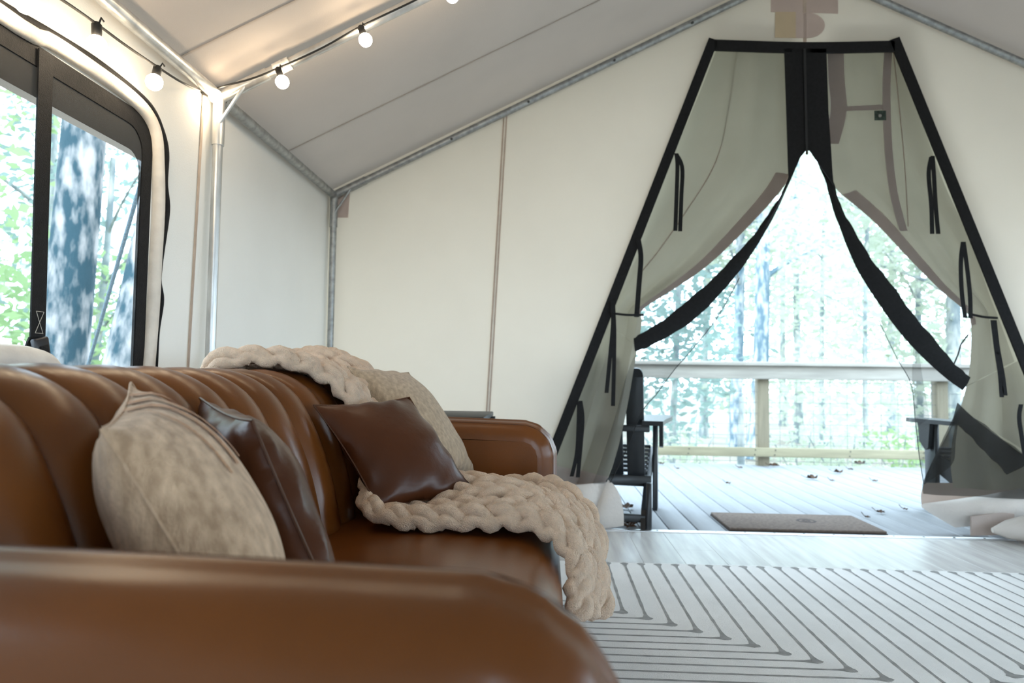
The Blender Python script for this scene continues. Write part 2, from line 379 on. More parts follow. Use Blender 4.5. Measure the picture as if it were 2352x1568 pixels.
rf = obj('rolled_flap', MB().tube(spline([(XL+.045, WY0, zr-.01), (XL+.045, .3, zr), (XL+.045, .8, zr-.004), (XL+.045, 1.25, zr), (XL+.045, 1.46, zr-.004), (XL+.045, 1.56, zr-.06), (XL+.045, WY1-.03, zr-.12)], 40), .036, 12), 'piping_cream', wn)

# ================================================================== DOOR
dr_ = thing('door_1', (AX, YG, 0), kind='structure'); dr_['label'] = 'tapered tent doorway bound in wide black webbing'
YB = YG-.008
def bind(name, p, q, hw, th=.006):
    p, q = Vector(p), Vector(q); t = (q-p).normalized()
    return obj(name, MB().ribbon([p, p.lerp(q, .33), p.lerp(q, .66), q], t.cross(Vector((0, 1, 0)))*hw, th), 'binding_black', dr_)
off = Vector((0, -.008, 0))
bind('binding', DT_L+off+Vector((0, 0, .012)), DB_L+off, .026)
bind('binding', DT_R+off+Vector((0, 0, .012)), DB_R+off, .026)
tl, tm, trr = onY(1640, 104, YB), onY(1848, 110, YB), onY(2054, 107, YB)
obj('binding', MB().ribbon(spline([tl, tm, trr], 12), Vector((0, 0, .029)), .006), 'binding_black', dr_)
# centre placket with zip
def fillpx(pts, Y, th=.004, n=0):
    P = pxpoly(pts, Y); k = len(P); b = [p+Vector((0, th, 0)) for p in P]
    return MB().add(P+b, [tuple(range(k)), tuple(range(2*k-1, k-1, -1))]+[(i, (i+1) % k, k+(i+1) % k, k+i) for i in range(k)])
obj('placket', fillpx([(1801, 110), (1848, 112), (1852, 345), (1838, 362), (1812, 420), (1810, 380), (1806, 250)], YB-.006), 'binding_black', dr_, False)
obj('placket', fillpx([(1849, 112), (1898, 112), (1903, 250), (1912, 390), (1915, 425), (1880, 375), (1860, 346), (1853, 345)], YB-.006), 'binding_black', dr_, False)
obj('zip', strip_px((1848, 112), (1853, 345), .006, YB-.012, .002), 'nylon_black', dr_)
zp = onY(1853, 349, YB-.014); obj('zip_pull', MB().bbox(zp.x-.006, zp.x+.006, zp.y-.004, zp.y+.003, zp.z-.014, zp.z+.008, .002), 'gold_zip', dr_)
# tie tapes sewn into the binding
def tie(pxs, hw=.0105, Y=YB-.014):
    P = [onY(x, y, Y - (.004 if i else 0)) for i, (x, y) in enumerate(pxs)]
    obj('tie_tape', MB().ribbon(spline(P, 14), Vector((hw, 0, 0)), .0012), 'binding_black', dr_)
tie([(1553, 352), (1556, 380), (1554, 450), (1551, 530)]); tie([(1553, 352), (1567, 385), (1565, 450), (1562, 531)])
tie([(1466, 548), (1472, 590), (1468, 650), (1462, 728)], .013)
tie([(1406, 690), (1408, 740), (1402, 810), (1393, 902)]); tie([(1408, 690), (1411, 760), (1410, 850), (1408, 932)])
tie([(1333, 920), (1338, 960), (1334, 1020), (1327, 1096)]); tie([(1330, 922), (1329, 970), (1325, 1040), (1313, 1094)])
tie([(2139, 360), (2133, 400), (2139, 470), (2141, 537)]); tie([(2142, 358), (2145, 400), (2149, 470), (2155, 537)])
tie([(2212, 555), (2207, 600), (2209, 670), (2217, 730)]); tie([(2213, 555), (2222, 620), (2228, 680), (2229, 731)])
tie([(2280, 735), (2288, 800), (2297, 860), (2301, 912)]); tie([(2284, 735), (2292, 800), (2303, 860), (2309, 908)])
tie([(2345, 928), (2341, 960), (2348, 1010), (2360, 1080)])
for a_, b_ in (((1404, 719), (1478, 723)), ((2228, 721), (2290, 730))):
    obj('tie_back', MB().tube(spline([onY(*a_, YB-.01), onY((a_[0]+b_[0])/2, (a_[1]+b_[1])/2+2, YB-.03), onY(*b_, YB-.01)], 8), .006, 6), 'binding_black', dr_)

# canvas flaps (outside the screens) and insect screens
def sheet(rows, Y, n=18, m=40, folds=(), amp=.02, ph=0, seed=0):
    A = [onY(*r[0], Y) for r in rows]; B = [onY(*r[1], Y) for r in rows]; out = []
    for i in range(m):
        t = (len(rows)-1)*i/(m-1); a_, b_ = crom(A, t), crom(B, t); row = []
        for j in range(n):
            u = j/(n-1); p = a_.lerp(b_, u)
            k = i/(m-1)
            d = sum(am*math.sin(fr*math.pi*u+p0+k*tw) for fr, am, p0, tw in folds)
            d += amp*(noise.noise(p*3+Vector((seed, 0, 0))))
            row.append(p+Vector((0, d, 0)))
        out.append(row)
    return out
LF = [((1655, 70), (1806, 78)), ((1612, 200), (1810, 250)), ((1574, 292), (1814, 372)), ((1538, 380), (1800, 428)), ((1502, 468), (1718, 520)), ((1466, 556), (1625, 610)), ((1432, 638), (1535, 672)),
      ((1405, 704), (1474, 712)), ((1393, 736), (1474, 742)), ((1362, 812), (1458, 830)), ((1333, 890), (1444, 920)), ((1302, 975), (1424, 1015)), ((1275, 1050), (1402, 1085)), ((1262, 1110), (1385, 1120)), ((1255, 1190), (1372, 1200))]
RF = [((1893, 78), (2046, 74)), ((1910, 260), (2090, 220)), ((1916, 395), (2130, 325)), ((1995, 492), (2170, 430)), ((2075, 580), (2206, 512)), ((2150, 652), (2240, 592)), ((2212, 708), (2272, 682)),
      ((2228, 742), (2292, 732)), ((2228, 830), (2328, 830)), ((2216, 900), (2352, 915)), ((2192, 990), (2384, 1000)), ((2185, 1060), (2405, 1075)), ((2190, 1120), (2420, 1130))]
YFL = YG+.09
fL = thing('canvas_door_flap', (.4, YFL, .0), 'grey canvas door flap tied back beside the leather sofa', 'tent flap', 'canvas door flaps')
LF = [((a[0]-20, a[1]), (b[0]+(8 if k < 3 else 0), b[1])) for k, (a, b) in enumerate(LF)]
RF = [((a[0]-(12 if k < 3 else 0), a[1]), (b[0]+22, b[1])) for k, (a, b) in enumerate(RF)]
g = sheet(LF, YFL, folds=((3, .016, .4, 2), (5.3, .013, 0, 5), (9, .006, 1, -3)), amp=.03, seed=1)
obj('canvas', MB().loft(g), 'canvas_flap', fL)
def hem(g, j0, j1, name, m, par, i0=0, i1=None, dy=-.004):
    i1 = i1 or len(g); obj(name, MB().loft([[g[i][j]+Vector((0, dy, 0)) for j in range(j0, j1)] for i in range(i0, i1)]), m, par)
hem(g, 15, 18, 'hem', 'canvas_hem', fL, 7, 22)
obj('seam', MB().tube([g[i][8]+Vector((-.05, -.006, 0)) for i in range(0, 17)], .003, 6), 'seam_tape', fL)
obj('lower_hem', MB().loft([[p+Vector((0, -.006, 0)) for p in g[i]] for i in range(34, 40)]), 'canvas_hem', fL)
# skirt on the ground at the left flap
def blob(rows, Y, dy, n=14, m=16, bulge=.1):
    A = [onY(*r[0], Y) for r in rows]; B = [onY(*r[1], Y) for r in rows]; out = []
    for i in range(m):
        t = (len(rows)-1)*i/(m-1); a_, b_ = crom(A, t), crom(B, t); row = []
        for j in range(n):
            u = j/(n-1); p = a_.lerp(b_, u)
            q_ = p+Vector((0, -bulge*math.sin(math.pi*u)*math.sin(math.pi*min(1, .15+i/(m-1)*.85))+dy+.012*noise.noise(p*9), 0))
            q_.z = max(q_.z, .004); row.append(q_)
        out.append(row)
    return out
sk = obj('skirt', MB().loft(blob([((1255, 1112), (1398, 1106)), ((1255, 1150), (1392, 1150)), ((1262, 1185), (1372, 1178)), ((1280, 1205), (1362, 1200))], YFL-.02, 0)), 'canvas_skirt', fL)
obj('skirt_fold', MB().loft(blob([((1352, 1192), (1396, 1100)), ((1340, 1202), (1412, 1115)), ((1338, 1208), (1424, 1140)), ((1345, 1214), (1431, 1175)), ((1370, 1216), (1432, 1205))], YFL-.03, -.02, bulge=.05)), 'canvas_skirt', fL)

fR = thing('canvas_door_flap', (2.2, YFL, .0), 'grey canvas door flap gathered at the right of the doorway, small dark tag on it', 'tent flap', 'canvas door flaps')
g = sheet(RF, YFL, folds=((3, .016, 1.0, 2), (5.3, .013, 1, 5), (9, .006, 0, -3)), amp=.03, seed=5)
obj('canvas', MB().loft(g), 'canvas_flap', fR)
hem(g, 0, 3, 'hem', 'canvas_hem', fR, 8, 24)
def ribpx(pts, hw, Y, name, m, par, n=16, th=.0015): obj(name, MB().ribbon(spline([onY(x, y, Y) for x, y in pts], n), Vector((hw, 0, 0)), th), m, par)
ribpx([(1919, 112), (1921, 180), (1926, 255), (1908, 330)], .042, YFL-.045, 'reinforcement', 'canvas_hem', fR)
ribpx([(2040, 120), (2036, 200), (2040, 330), (2052, 440), (2075, 530)], .020, YFL-.05, 'reinforcement', 'canvas_hem', fR)
obj('crossband', fillpx([(1937, 244), (2036, 240), (2036, 251), (1937, 255)], YFL-.047, .002), 'canvas_hem', fR, False)
tg = onY(2022, 265, YFL-.052)
tgo = obj('tag', MB().bbox(tg.x-.030, tg.x+.030, tg.y, tg.y+.002, tg.z-.026, tg.z+.026, .0005), 'tag_green', fR)
obj('tag_mark', MB().tube([tg+Vector((-.002, -.001, -.002)), tg+Vector((-.002, -.0025, -.002))], .009, 6), 'thread_pale', tgo)
obj('seam', MB().tube(spline([onY(x, y, YFL-.045) for x, y in [(2052, 120), (2066, 250), (2078, 380), (2086, 520)]], 12), .003, 6), 'seam_tape', fR)
# lower right: fallen skirt of the flap
obj('skirt', MB().loft(blob([((2122, 1156), (2420, 1104)), ((2118, 1164), (2420, 1140)), ((2150, 1186), (2420, 1172)), ((2196, 1212), (2420, 1190))], YFL+.03, 0, bulge=.08)), 'canvas_skirt', fR)
obj('skirt_fold', MB().loft(blob([((2121, 1108), (2420, 1110)), ((2116, 1135), (2420, 1140)), ((2118, 1166), (2420, 1185))], YFL+.08, 0, bulge=.02)), 'canvas_hem', fR)
obj('skirt_end', fillpx([(2231, 1186), (2300, 1176), (2330, 1180), (2330, 1228), (2231, 1230)], YFL-.05, .01), 'canvas_hem', fR, False)
# rolled canvas on the floor at far right
rc = onZ(2330, 1236, 0)
ro = thing('rolled_canvas', (2.45, YG-.06, 0), 'rolled-up bundle of pale canvas lying on the floor by the right door flap', 'canvas roll')
rr = [.012, .045, .066, .07, .07]
obj('roll', MB().tube([(2.20, YG-.05, .058), (2.27, YG-.055, .064), (2.36, YG-.06, .071), (2.6, YG-.07, .071), (3.0, YG-.08, .071)], rr, 20), 'canvas_skirt', ro)
for x in (2.33, 2.345, 2.362): obj('wrap_edge', MB().tube([(x, YG-.06+math.cos(t)*.0705, .071+math.sin(t)*.0705) for t in [i*math.pi/10 for i in range(6, 21)]], .0015, 5), 'canvas_hem', ro)

# insect screens
YS = YG+.028
def bandpx(name, edge_a, edge_b, Y, m, par, n=40, wav=.004):
    A = spline([onY(*p, Y) for p in edge_a], n); B = spline([onY(*p, Y) for p in edge_b], n); rows = []
    for i in range(n):
        wv = wav*math.sin(i*1.9)+wav*math.sin(i*.77+1)
        rows.append([A[i]+Vector((0, wv, wv*.6)), (A[i]+B[i])/2+Vector((0, -.012, 0)), B[i]+Vector((0, wv*.8, -wv*.6)), (A[i]+B[i])/2+Vector((0, .004, 0))])
    obj(name, MB().loft(rows, True, True), m, par)
sL = thing('insect_screen', (.7, YS, 0), 'sheer black insect screen drawn aside over the left door flap', 'mesh screen', 'insect screens')
SLr = [((1648, 108), (1812, 116)), ((1612, 200), (1812, 250)), ((1574, 292), (1815, 372)), ((1538, 380), (1795, 436)), ((1502, 468), (1738, 545)), ((1466, 556), (1660, 640)), ((1432, 638), (1580, 715)), ((1405, 704), (1490, 778)), ((1393, 736), (1462, 798))]
obj('mesh', MB().loft(sheet(SLr, YS, folds=((5, .006, 0, 2),), amp=.008)), 'mesh_dark', sL)
obj('mesh_lower', MB().loft(sheet([((1695, 630), (1700, 640)), ((1620, 700), (1648, 728)), ((1540, 765), (1590, 802)), ((1470, 802), (1548, 850)), ((1440, 860), (1508, 905)), ((1415, 950), (1475, 945)), ((1380, 1060), (1440, 1030)), ((1360, 1112), (1402, 1108))], YS+.012, folds=((5, .006, 0, 2),), amp=.01)), 'mesh_dark', sL)
obj('mesh_lower_left', MB().loft(sheet([((1393, 736), (1462, 798)), ((1360, 812), (1455, 860)), ((1330, 890), (1440, 940)), ((1290, 990), (1420, 1030)), ((1268, 1108), (1390, 1110))], YS+.006, folds=((5, .006, 0, 2),), amp=.01)), 'mesh_dark', sL)
obj('mesh_hem', MB().tube(spline([onY(x, y, YS+.01) for x, y in [(1698, 638), (1650, 726), (1590, 802), (1548, 850), (1508, 905), (1475, 945), (1440, 1030), (1402, 1108)]], 20), .0022, 5), 'nylon_black', sL)
bandpx('edge_band', [(1816, 395), (1790, 452), (1745, 520), (1690, 585), (1620, 655), (1540, 722), (1470, 768), (1455, 776)], [(1838, 362), (1808, 432), (1768, 515), (1715, 600), (1650, 680), (1570, 752), (1490, 795), (1458, 808)], YS-.01, 'binding_black', sL)
sR = thing('insect_screen', (1.95, YS, 0), 'sheer black insect screen drawn aside over the right door flap', 'mesh screen', 'insect screens')
SRr = [((1890, 116), (2050, 112)), ((1905, 260), (2092, 220)), ((1912, 400), (2132, 325)), ((1932, 500), (2172, 430)), ((1985, 610), (2208, 512)), ((2040, 700), (2240, 592)), ((2110, 785), (2272, 682)), ((2170, 845), (2292, 732)), ((2215, 890), (2328, 830))]
obj('mesh', MB().loft(sheet(SRr, YS, folds=((5, .006, 0, 2),), amp=.008, seed=3)), 'mesh_dark', sR)
obj('mesh_lower', MB().loft(sheet([((2018, 735), (2030, 720)), ((2060, 822), (2120, 815)), ((2092, 880), (2200, 885)), ((2102, 960), (2200, 940)), ((2112, 1050), (2170, 1020)), ((2122, 1112), (2135, 1092))], YS+.012, folds=((5, .006, 0, 2),), amp=.01, seed=3)), 'mesh_dark', sR)
obj('mesh_side', MB().loft(sheet([((2215, 888), (2345, 826)), ((2210, 915), (2368, 915)), ((2204, 932), (2385, 985)), ((2200, 945), (2400, 1060))], YS+.002, folds=((5, .006, 0, 2),), amp=.008, seed=4)), 'mesh_dark', sR)
obj('mesh_tuck', MB().loft(sheet([((2196, 945), (2204, 948)), ((2160, 1020), (2196, 1010)), ((2130, 1085), (2192, 1055)), ((2121, 1114), (2180, 1075))], YS+.008, amp=.01, seed=2)), 'mesh_double', sR)
obj('mesh_fold', MB().loft(sheet([((2098, 790), (2108, 790)), ((2096, 880), (2122, 880)), ((2108, 980), (2136, 960))], YS+.02, amp=.01)), 'mesh_dark', sR)
obj('mesh_bundle', MB().loft(sheet([((2204, 935), (2352, 1045)), ((2175, 1000), (2400, 1085)), ((2145, 1062), (2410, 1105)), ((2124, 1108), (2420, 1122)), ((2122, 1134), (2420, 1150))], YS+.004, folds=((4, .01, 0, 3), (9, .005, 1, 1)), amp=.02, seed=9)), 'mesh_double', sR)
obj('mesh_hem', MB().tube(spline([onY(x, y, YS+.008) for x, y in [(2018, 735), (2060, 822), (2092, 880), (2102, 960), (2112, 1050), (2122, 1112)]], 20), .002, 5), 'nylon_black', sR)
bandpx('edge_band', [(1866, 350), (1895, 415), (1920, 500), (1965, 610), (2020, 700), (2085, 785), (2160, 858), (2210, 895)], [(1905, 385), (1916, 425), (1945, 500), (2000, 590), (2060, 670), (2125, 755), (2190, 830), (2228, 868)], YS-.01, 'binding_black', sR)
obj('pull_cord', MB().tube(spline([onY(x, y, YS+.02) for x, y in [(2224, 768), (2208, 790), (2200, 815), (2190, 838)]], 10), .004, 6), 'nylon_black', sR)
bandpx('bundle_band', [(2200, 925), (2240, 962), (2300, 1008), (2370, 1058)], [(2188, 965), (2225, 1000), (2270, 1045), (2312, 1090)], YS-.004, 'mesh_double', sR, 16)

# ================================================================== OUTSIDE THINGS
# railing
YR = 6.45
ra = thing('deck_railing', (2.0, YR, 0), 'weathered wooden deck railing with wire mesh infill', 'railing')
obj('cap_board', MB().bbox(-1.6, 5.9, YR-.075, YR+.075, .918, .955, .004), 'rail_wood', ra)
obj('top_rail', MB().bbox(-1.6, 5.9, YR-.045, YR-.007, .795, .917, .004), 'rail_wood', ra)
obj('bottom_rail', MB().bbox(-1.6, 5.9, YR-.045, YR-.007, .085, .168, .004), 'rail_wood_warm', ra)
for x in (-1.2, .39, 1.995, 3.6, 5.2): obj('post', MB().bbox(x-.052, x+.052, YR-.006, YR+.09, -.6, .917, .004), 'post_wood', ra)
for x in (.1, .72, 1.3, 1.9, 2.08, 2.75, 3.4, 3.68):
    for z in (.105, .148): obj('screw', MB().tube([(x+.01*math.sin(z*90), YR-.0445, z), (x+.01*math.sin(z*90), YR-.048, z)], .006, 6), 'screw_dark', ra)
mb = MB()
for i in range(48): x = -1.5+i*.152; mb.tube([(x, YR+.012, .02), (x, YR+.012, .9)], .0022, 4)
for z in (.04, .11, .19, .28, .38, .48, .58, .68, .77): mb.tube([(-1.6, YR+.014, z), (5.9, YR+.014, z)], .0022, 4)
obj('wire_mesh', mb, 'wire', ra, kind='stuff')
# doormat
dm = thing('doormat', (1.32, 3.85, 0), 'brown coir doormat lying on the deck at the threshold', 'doormat')
a_, b_, c_, d_ = onZ(1640, 1190, 0), onZ(1668, 1220, 0), onZ(2018, 1222, 0), onZ(1938, 1192, 0)
mx0, mx1, my0, my1 = .945, 1.745, YG+.045, 4.05
obj('backing', MB().bbox(mx0, mx1, my0, my1, 0, .007, .002), 'coir_edge', dm)
obj('pile', MB().bbox(mx0+.004, mx1-.004, my0+.004, my1-.004, .007, .019, .003), 'coir', dm)
def ringm(cx_, cy_, rx, ry, r): return MB().tube([(cx_+rx*math.cos(t), cy_+ry*math.sin(t), .019) for t in [i*2*math.pi/20 for i in range(21)]], r, 4, cap=False, flat=.3)
obj('mat_motif', ringm(1.42, 3.86, .045, .045, .008), 'coir_edge', dm)
obj('mat_motif', ringm(1.42, 3.86, .018, .018, .008), 'coir_edge', dm)
# fallen leaves on the deck
lv = [(1778, 1071, .05, .3), (1866, 1100, .055, 1.2), (1926, 1086, .05, 2.2), (1975, 1067, .06, .8), (1954, 1079, .025, .2), (2023, 1178, .028, .5), (1673, 1111, .025, 2), (1557, 1077, .02, 1), (1520, 1066, .03, 2.5), (1700, 1075, .025, .1), (2010, 1106, .025, 1), (1912, 1105, .02, .4), (1446, 1213, .04, .2), (1452, 1205, .045, 2.0), (1440, 1168, .05, .9), (1993, 1189, .018, .5), (2080, 1171, .02, 1.5)]
ldesc = ['curled brown leaf by the foot of the railing post', 'curled brown oak leaf with a long stalk, in the middle of the deck', 'brown leaf between the long-stalked leaf and the railing', 'largest spiky brown leaf at the far deck edge', 'small dark leaf beside the spiky leaf at the deck edge', 'small dark leaf on the deck right of the doormat', 'small grey leaf in the left middle of the deck', 'tiny leaf near the far left deck edge', 'brown leaf by the railing next to the black chair', 'small leaf at the deck edge left of the railing post', 'tiny pale leaf on the right of the deck', 'tiny pale leaf beside the long-stalked leaf', 'dark brown leaf under the black chair at the threshold', 'curled dark leaf against the left flap skirt', 'dry leaf resting by the low bar of the black chair', 'tiny leaf just beyond the right end of the doormat', 'tiny leaf on the deck by the right flap']
for (x, y, r, a0), ld in zip(lv, ldesc):
    p = onZ(x, y, .004); p.y = max(p.y, YG+.06); rows = []
    mb = MB(); n = 14; ring = []
    for j in range(n):
        t = 2*math.pi*j/n; q = r*(.55+.45*abs(math.sin(t*3.5+a0)))*(1 if j % 2 else .75)
        ring.append(p+Vector((q*math.cos(t+a0), q*math.sin(t+a0)*.8, .1*r+.55*r*abs(math.sin(t*1.5+a0))**2)))
    ctr = p+Vector((0, 0, .006)); vs = [ctr]+ring
    mb.add(vs, [(0, 1+j, 1+(j+1) % n) for j in range(n)]); mb.add([v+Vector((0, 0, .0015)) for v in vs], [(0, 1+(j+1) % n, 1+j) for j in range(n)])
    mb.tube([p+Vector((0, 0, .006)), p+Vector((-r*.9, .01, .012)), p+Vector((-r*1.5, .02, .03))], .002, 5)
    tag(obj('fallen_leaf', mb, 'leaf_brown', None, False, tuple(p)), ld, 'leaf', 'fallen leaves on the deck')

# Adirondack chairs facing the railing
def adirondack(loc, rz, label):
    t = thing('adirondack_chair', loc, label, 'chair', 'black adirondack chairs on the deck'); M = 'chair_black'
    T = Matrix.Translation(Vector(loc)) @ Matrix.Rotation(rz, 4, 'Z')
    for i in range(5):
        x = (i-2)*.118-.02; lean = Matrix.Translation(Vector((x, -.10, .20))) @ Matrix.Rotation(.27, 4, 'X')
        hgt = .765-.035*abs(i-2)**1.6
        mb = MB().bbox(-.048, .048, -.010, .010, 0, hgt-.04, .003, T @ lean)
        rows = []
        for k in range(5):
            a = math.pi/2*k/4; w_ = .048*math.cos(a*.75); z_ = hgt-.04+.045*math.sin(a)
            rows.append([T @ lean @ Vector(q) for q in ((-w_, -.01, z_), (w_, -.01, z_), (w_, .01, z_), (-w_, .01, z_))])
        mb.loft(rows, True, True); obj('back_slat', mb, M, t)
    for k in range(7):
        u = k/6; obj('seat_slat', MB().bbox(-.27, .27, -.06+.052*k, -.06+.052*k+.044, .255+.018*k, .273+.018*k, .003, T), M, t)
    for s in (-1, 1):
        rows = [(-.30, .055), (-.1, .06), (.1, .075), (.28, .085), (.36, .075), (.385, .05)]
        obj('armrest', MB().loft([[T @ Vector((s*.315-w_, y, z)) for w_, z in ((-0.0-ww, .535), (ww, .535), (ww, .56), (-ww, .56))] for y, ww in rows], True, True), M, t)
        obj('front_leg', MB().bbox(s*.30-.014, s*.30+.014, .20, .30, 0, .535, .003, T), M, t)
        br = [T @ Vector((s*.335+q*.012, y, z)) for q in (-1, 1) for y, z in ((.20, .535), (.31, .535), (.30, .42), (.25, .37), (.22, .38))]
        obj('bracket', MB().add(br, [(0, 1, 2, 3, 4), (9, 8, 7, 6, 5)]+[(i, (i+1) % 5, 5+(i+1) % 5, 5+i) for i in range(5)]), M, t, False)
        rl = [T @ Vector((s*.272+q*.013, y, z)) for q in (-1, 1) for y, z in ((.31, .37), (.31, .27), (-.30, .0), (-.38, .0), (-.33, .10), (-.08, .245))]
        obj('side_rail', MB().add(rl, [(0, 1, 2, 3, 4, 5), (11, 10, 9, 8, 7, 6)]+[(i, (i+1) % 6, 6+(i+1) % 6, 6+i) for i in range(6)]), M, t, False)
        obj('rear_leg', MB().bbox(s*.30-.014, s*.30+.014, -.36, -.31, 0, .24, .003, T), M, t)
    obj('rear_rail', MB().bbox(-.30, .30, -.14, -.11, .19, .25, .003, T), M, t)
    obj('low_rail', MB().bbox(-.30, .30, -.35, -.325, .035, .075, .003, T), M, t)
    obj('back_rail', MB().bbox(-.30, .30, -.30, -.27, .50, .535, .003, T), M, t)
    return t
adirondack((.31, 4.02, 0), -.21, 'black wooden slatted deck chair behind the left door flap')
adirondack((2.70, 4.16, 0), .12, 'black wooden deck chair mostly hidden behind the right flap, armrest showing')

# trees
def leaves(mb, c, rad, n, size, rnd):
    for _ in range(n):
        while True:
            q = Vector((rnd.uniform(-1, 1), rnd.uniform(-1, 1), rnd.uniform(-1, 1)))
            if q.length < 1: break
        p = c+Vector((q.x*rad[0], q.y*rad[1], q.z*rad[2]))
        if p.z < -.5: continue
        s = size*rnd.uniform(.6, 1.3); a = Vector((rnd.gauss(0, 1), rnd.gauss(0, 1), rnd.gauss(0, .5))).normalized(); b = a.cross(Vector((rnd.gauss(0, 1), rnd.gauss(0, 1), rnd.gauss(0, 1)))).normalized()
        mb.add([p-a*s, p-b*s*.45, p+a*s, p+b*s*.45], [(0, 1, 2, 3)])
def tree(base, h, r, lean, barkm, leafm, clumps, nleaf, lsize, label, seed, stub=False):
    rnd = random.Random(seed); t = thing('tree', tuple(base), label, 'tree', 'forest trees around the tent')
    base = Vector(base); top = base+Vector((lean[0], lean[1], h))
    pts = []; n = 14
    for i in range(n):
        u = i/(n-1); pts.append(base.lerp(top, u)+Vector((math.sin(u*5+seed)*.05*h*.1, math.cos(u*4+seed)*.05*h*.1, 0)))
    rr_ = [r*(1.5 if i == 0 else 1.12 if i == 1 else 1)*(1-.45*i/(n-1)) for i in range(n)]
    obj('trunk', MB().tube(pts, rr_, 14), barkm, t)
    for k in range(3 if not stub else 1):
        p0 = pts[6+2*k if not stub else 9]; a = rnd.uniform(0, 6.28)
        obj('branch', MB().tube(spline([p0, p0+Vector((math.cos(a)*.5, math.sin(a)*.5, .35)), p0+Vector((math.cos(a)*1.5, math.sin(a)*1.5, .8))] if not stub else [p0, p0+Vector((.18, 0, .08)), p0+Vector((.25, 0, .22))], 6), [r*.4, r*.32, r*.26, r*.2, r*.15, r*.1], 7), barkm, t)
    if clumps:
        mb = MB(); tot = sum(c[1][0]*c[1][1]*c[1][2] for c in clumps)
        for c, rad in clumps: leaves(mb, base+Vector(c), rad, int(nleaf*rad[0]*rad[1]*rad[2]/tot), lsize, rnd)
        obj('foliage', mb, leafm, t, False, kind='stuff')
def gxy(px, d): return onY(px, 900, d).x
G = -.62
# seen through the left window
XT = -3.1; Yt = onX(158, 500, XT).y
tree((XT, Yt, G), 9, .155, (.05, .1), 'bark_sun_dapples', 'leaves_green', [((0, 0, 7), (2.5, 2.5, 1.8))], 900, .09, 'thick sun-dappled tree trunk close outside the big window', 11)
tree((-2.75, onX(166, 830, -2.75).y, G), 6, .15, (.35, 1.35), 'bark_sun_dapples', 'leaves_green', [((.6, .6, 5.5), (1.5, 1.5, 1))], 500, .08, 'leaning sun-dappled trunk behind the guy rope, right edge of the big window', 13)
tree((-7, 6.2, G), 8, .12, (.2, 0), 'bark_grey', 'leaves_green', [((.4, -.4, 2.2), (2.2, 2.2, 2.2)), ((0, 0, 5.5), (2.5, 2.5, 2))], 3600, .09, 'bushy green tree in the left pane of the big window', 17)
tree((-7.5, 9.6, G), 8, .12, (.2, 0), 'bark_grey', 'leaves_blue', [((.4, -.6, 2.4), (2.2, 2.4, 2.4)), ((0, 0, 6), (2.6, 2.6, 2))], 3000, .09, 'bluish leafy tree between the two trunks outside the big window', 19)
tree((-5.5, 7.9, G), 4, .06, (.2, 0), 'bark_grey', 'leaves_green', [((.1, -.2, 1.6), (1.3, 1.5, 1.3))], 1500, .075, 'small leafy sapling low behind the thick trunk', 23)
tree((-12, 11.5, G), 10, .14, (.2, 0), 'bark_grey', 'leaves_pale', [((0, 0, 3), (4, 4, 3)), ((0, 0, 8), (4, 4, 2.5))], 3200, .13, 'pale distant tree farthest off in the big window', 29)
# seen through the door
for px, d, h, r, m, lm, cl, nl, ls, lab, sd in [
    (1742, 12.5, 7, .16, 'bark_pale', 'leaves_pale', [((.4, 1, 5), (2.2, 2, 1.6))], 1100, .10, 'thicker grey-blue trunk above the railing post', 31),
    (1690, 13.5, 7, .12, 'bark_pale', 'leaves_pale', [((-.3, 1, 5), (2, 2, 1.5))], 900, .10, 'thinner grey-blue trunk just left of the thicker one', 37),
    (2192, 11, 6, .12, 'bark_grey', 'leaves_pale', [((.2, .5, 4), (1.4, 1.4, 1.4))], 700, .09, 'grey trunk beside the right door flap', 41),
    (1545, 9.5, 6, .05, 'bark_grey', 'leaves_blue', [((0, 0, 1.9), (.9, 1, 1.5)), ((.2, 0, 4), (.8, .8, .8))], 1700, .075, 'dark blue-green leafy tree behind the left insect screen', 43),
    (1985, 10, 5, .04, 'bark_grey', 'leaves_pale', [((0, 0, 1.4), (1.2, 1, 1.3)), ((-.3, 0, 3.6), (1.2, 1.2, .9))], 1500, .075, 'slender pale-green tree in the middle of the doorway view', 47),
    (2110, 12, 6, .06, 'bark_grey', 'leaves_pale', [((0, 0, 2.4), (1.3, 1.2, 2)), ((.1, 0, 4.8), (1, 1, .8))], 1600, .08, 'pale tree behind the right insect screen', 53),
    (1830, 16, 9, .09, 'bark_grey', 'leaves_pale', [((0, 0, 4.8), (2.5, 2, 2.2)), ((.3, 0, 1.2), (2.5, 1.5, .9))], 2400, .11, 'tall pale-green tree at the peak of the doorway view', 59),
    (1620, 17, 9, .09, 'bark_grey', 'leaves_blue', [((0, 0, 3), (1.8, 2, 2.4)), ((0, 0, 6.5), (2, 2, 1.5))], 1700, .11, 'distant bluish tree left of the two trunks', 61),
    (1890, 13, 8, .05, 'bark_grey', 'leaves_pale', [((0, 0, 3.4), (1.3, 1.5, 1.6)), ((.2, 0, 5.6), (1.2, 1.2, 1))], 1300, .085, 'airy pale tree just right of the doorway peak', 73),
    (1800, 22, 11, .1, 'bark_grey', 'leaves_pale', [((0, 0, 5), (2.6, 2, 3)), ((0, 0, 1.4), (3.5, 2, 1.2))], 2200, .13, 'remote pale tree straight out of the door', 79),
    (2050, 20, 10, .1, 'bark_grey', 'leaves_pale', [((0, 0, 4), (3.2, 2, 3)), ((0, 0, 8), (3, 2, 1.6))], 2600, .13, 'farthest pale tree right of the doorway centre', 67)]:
    tree((gxy(px, d), d, G), h, r, (.15, .1), m, lm, cl, nl, ls, lab, sd)
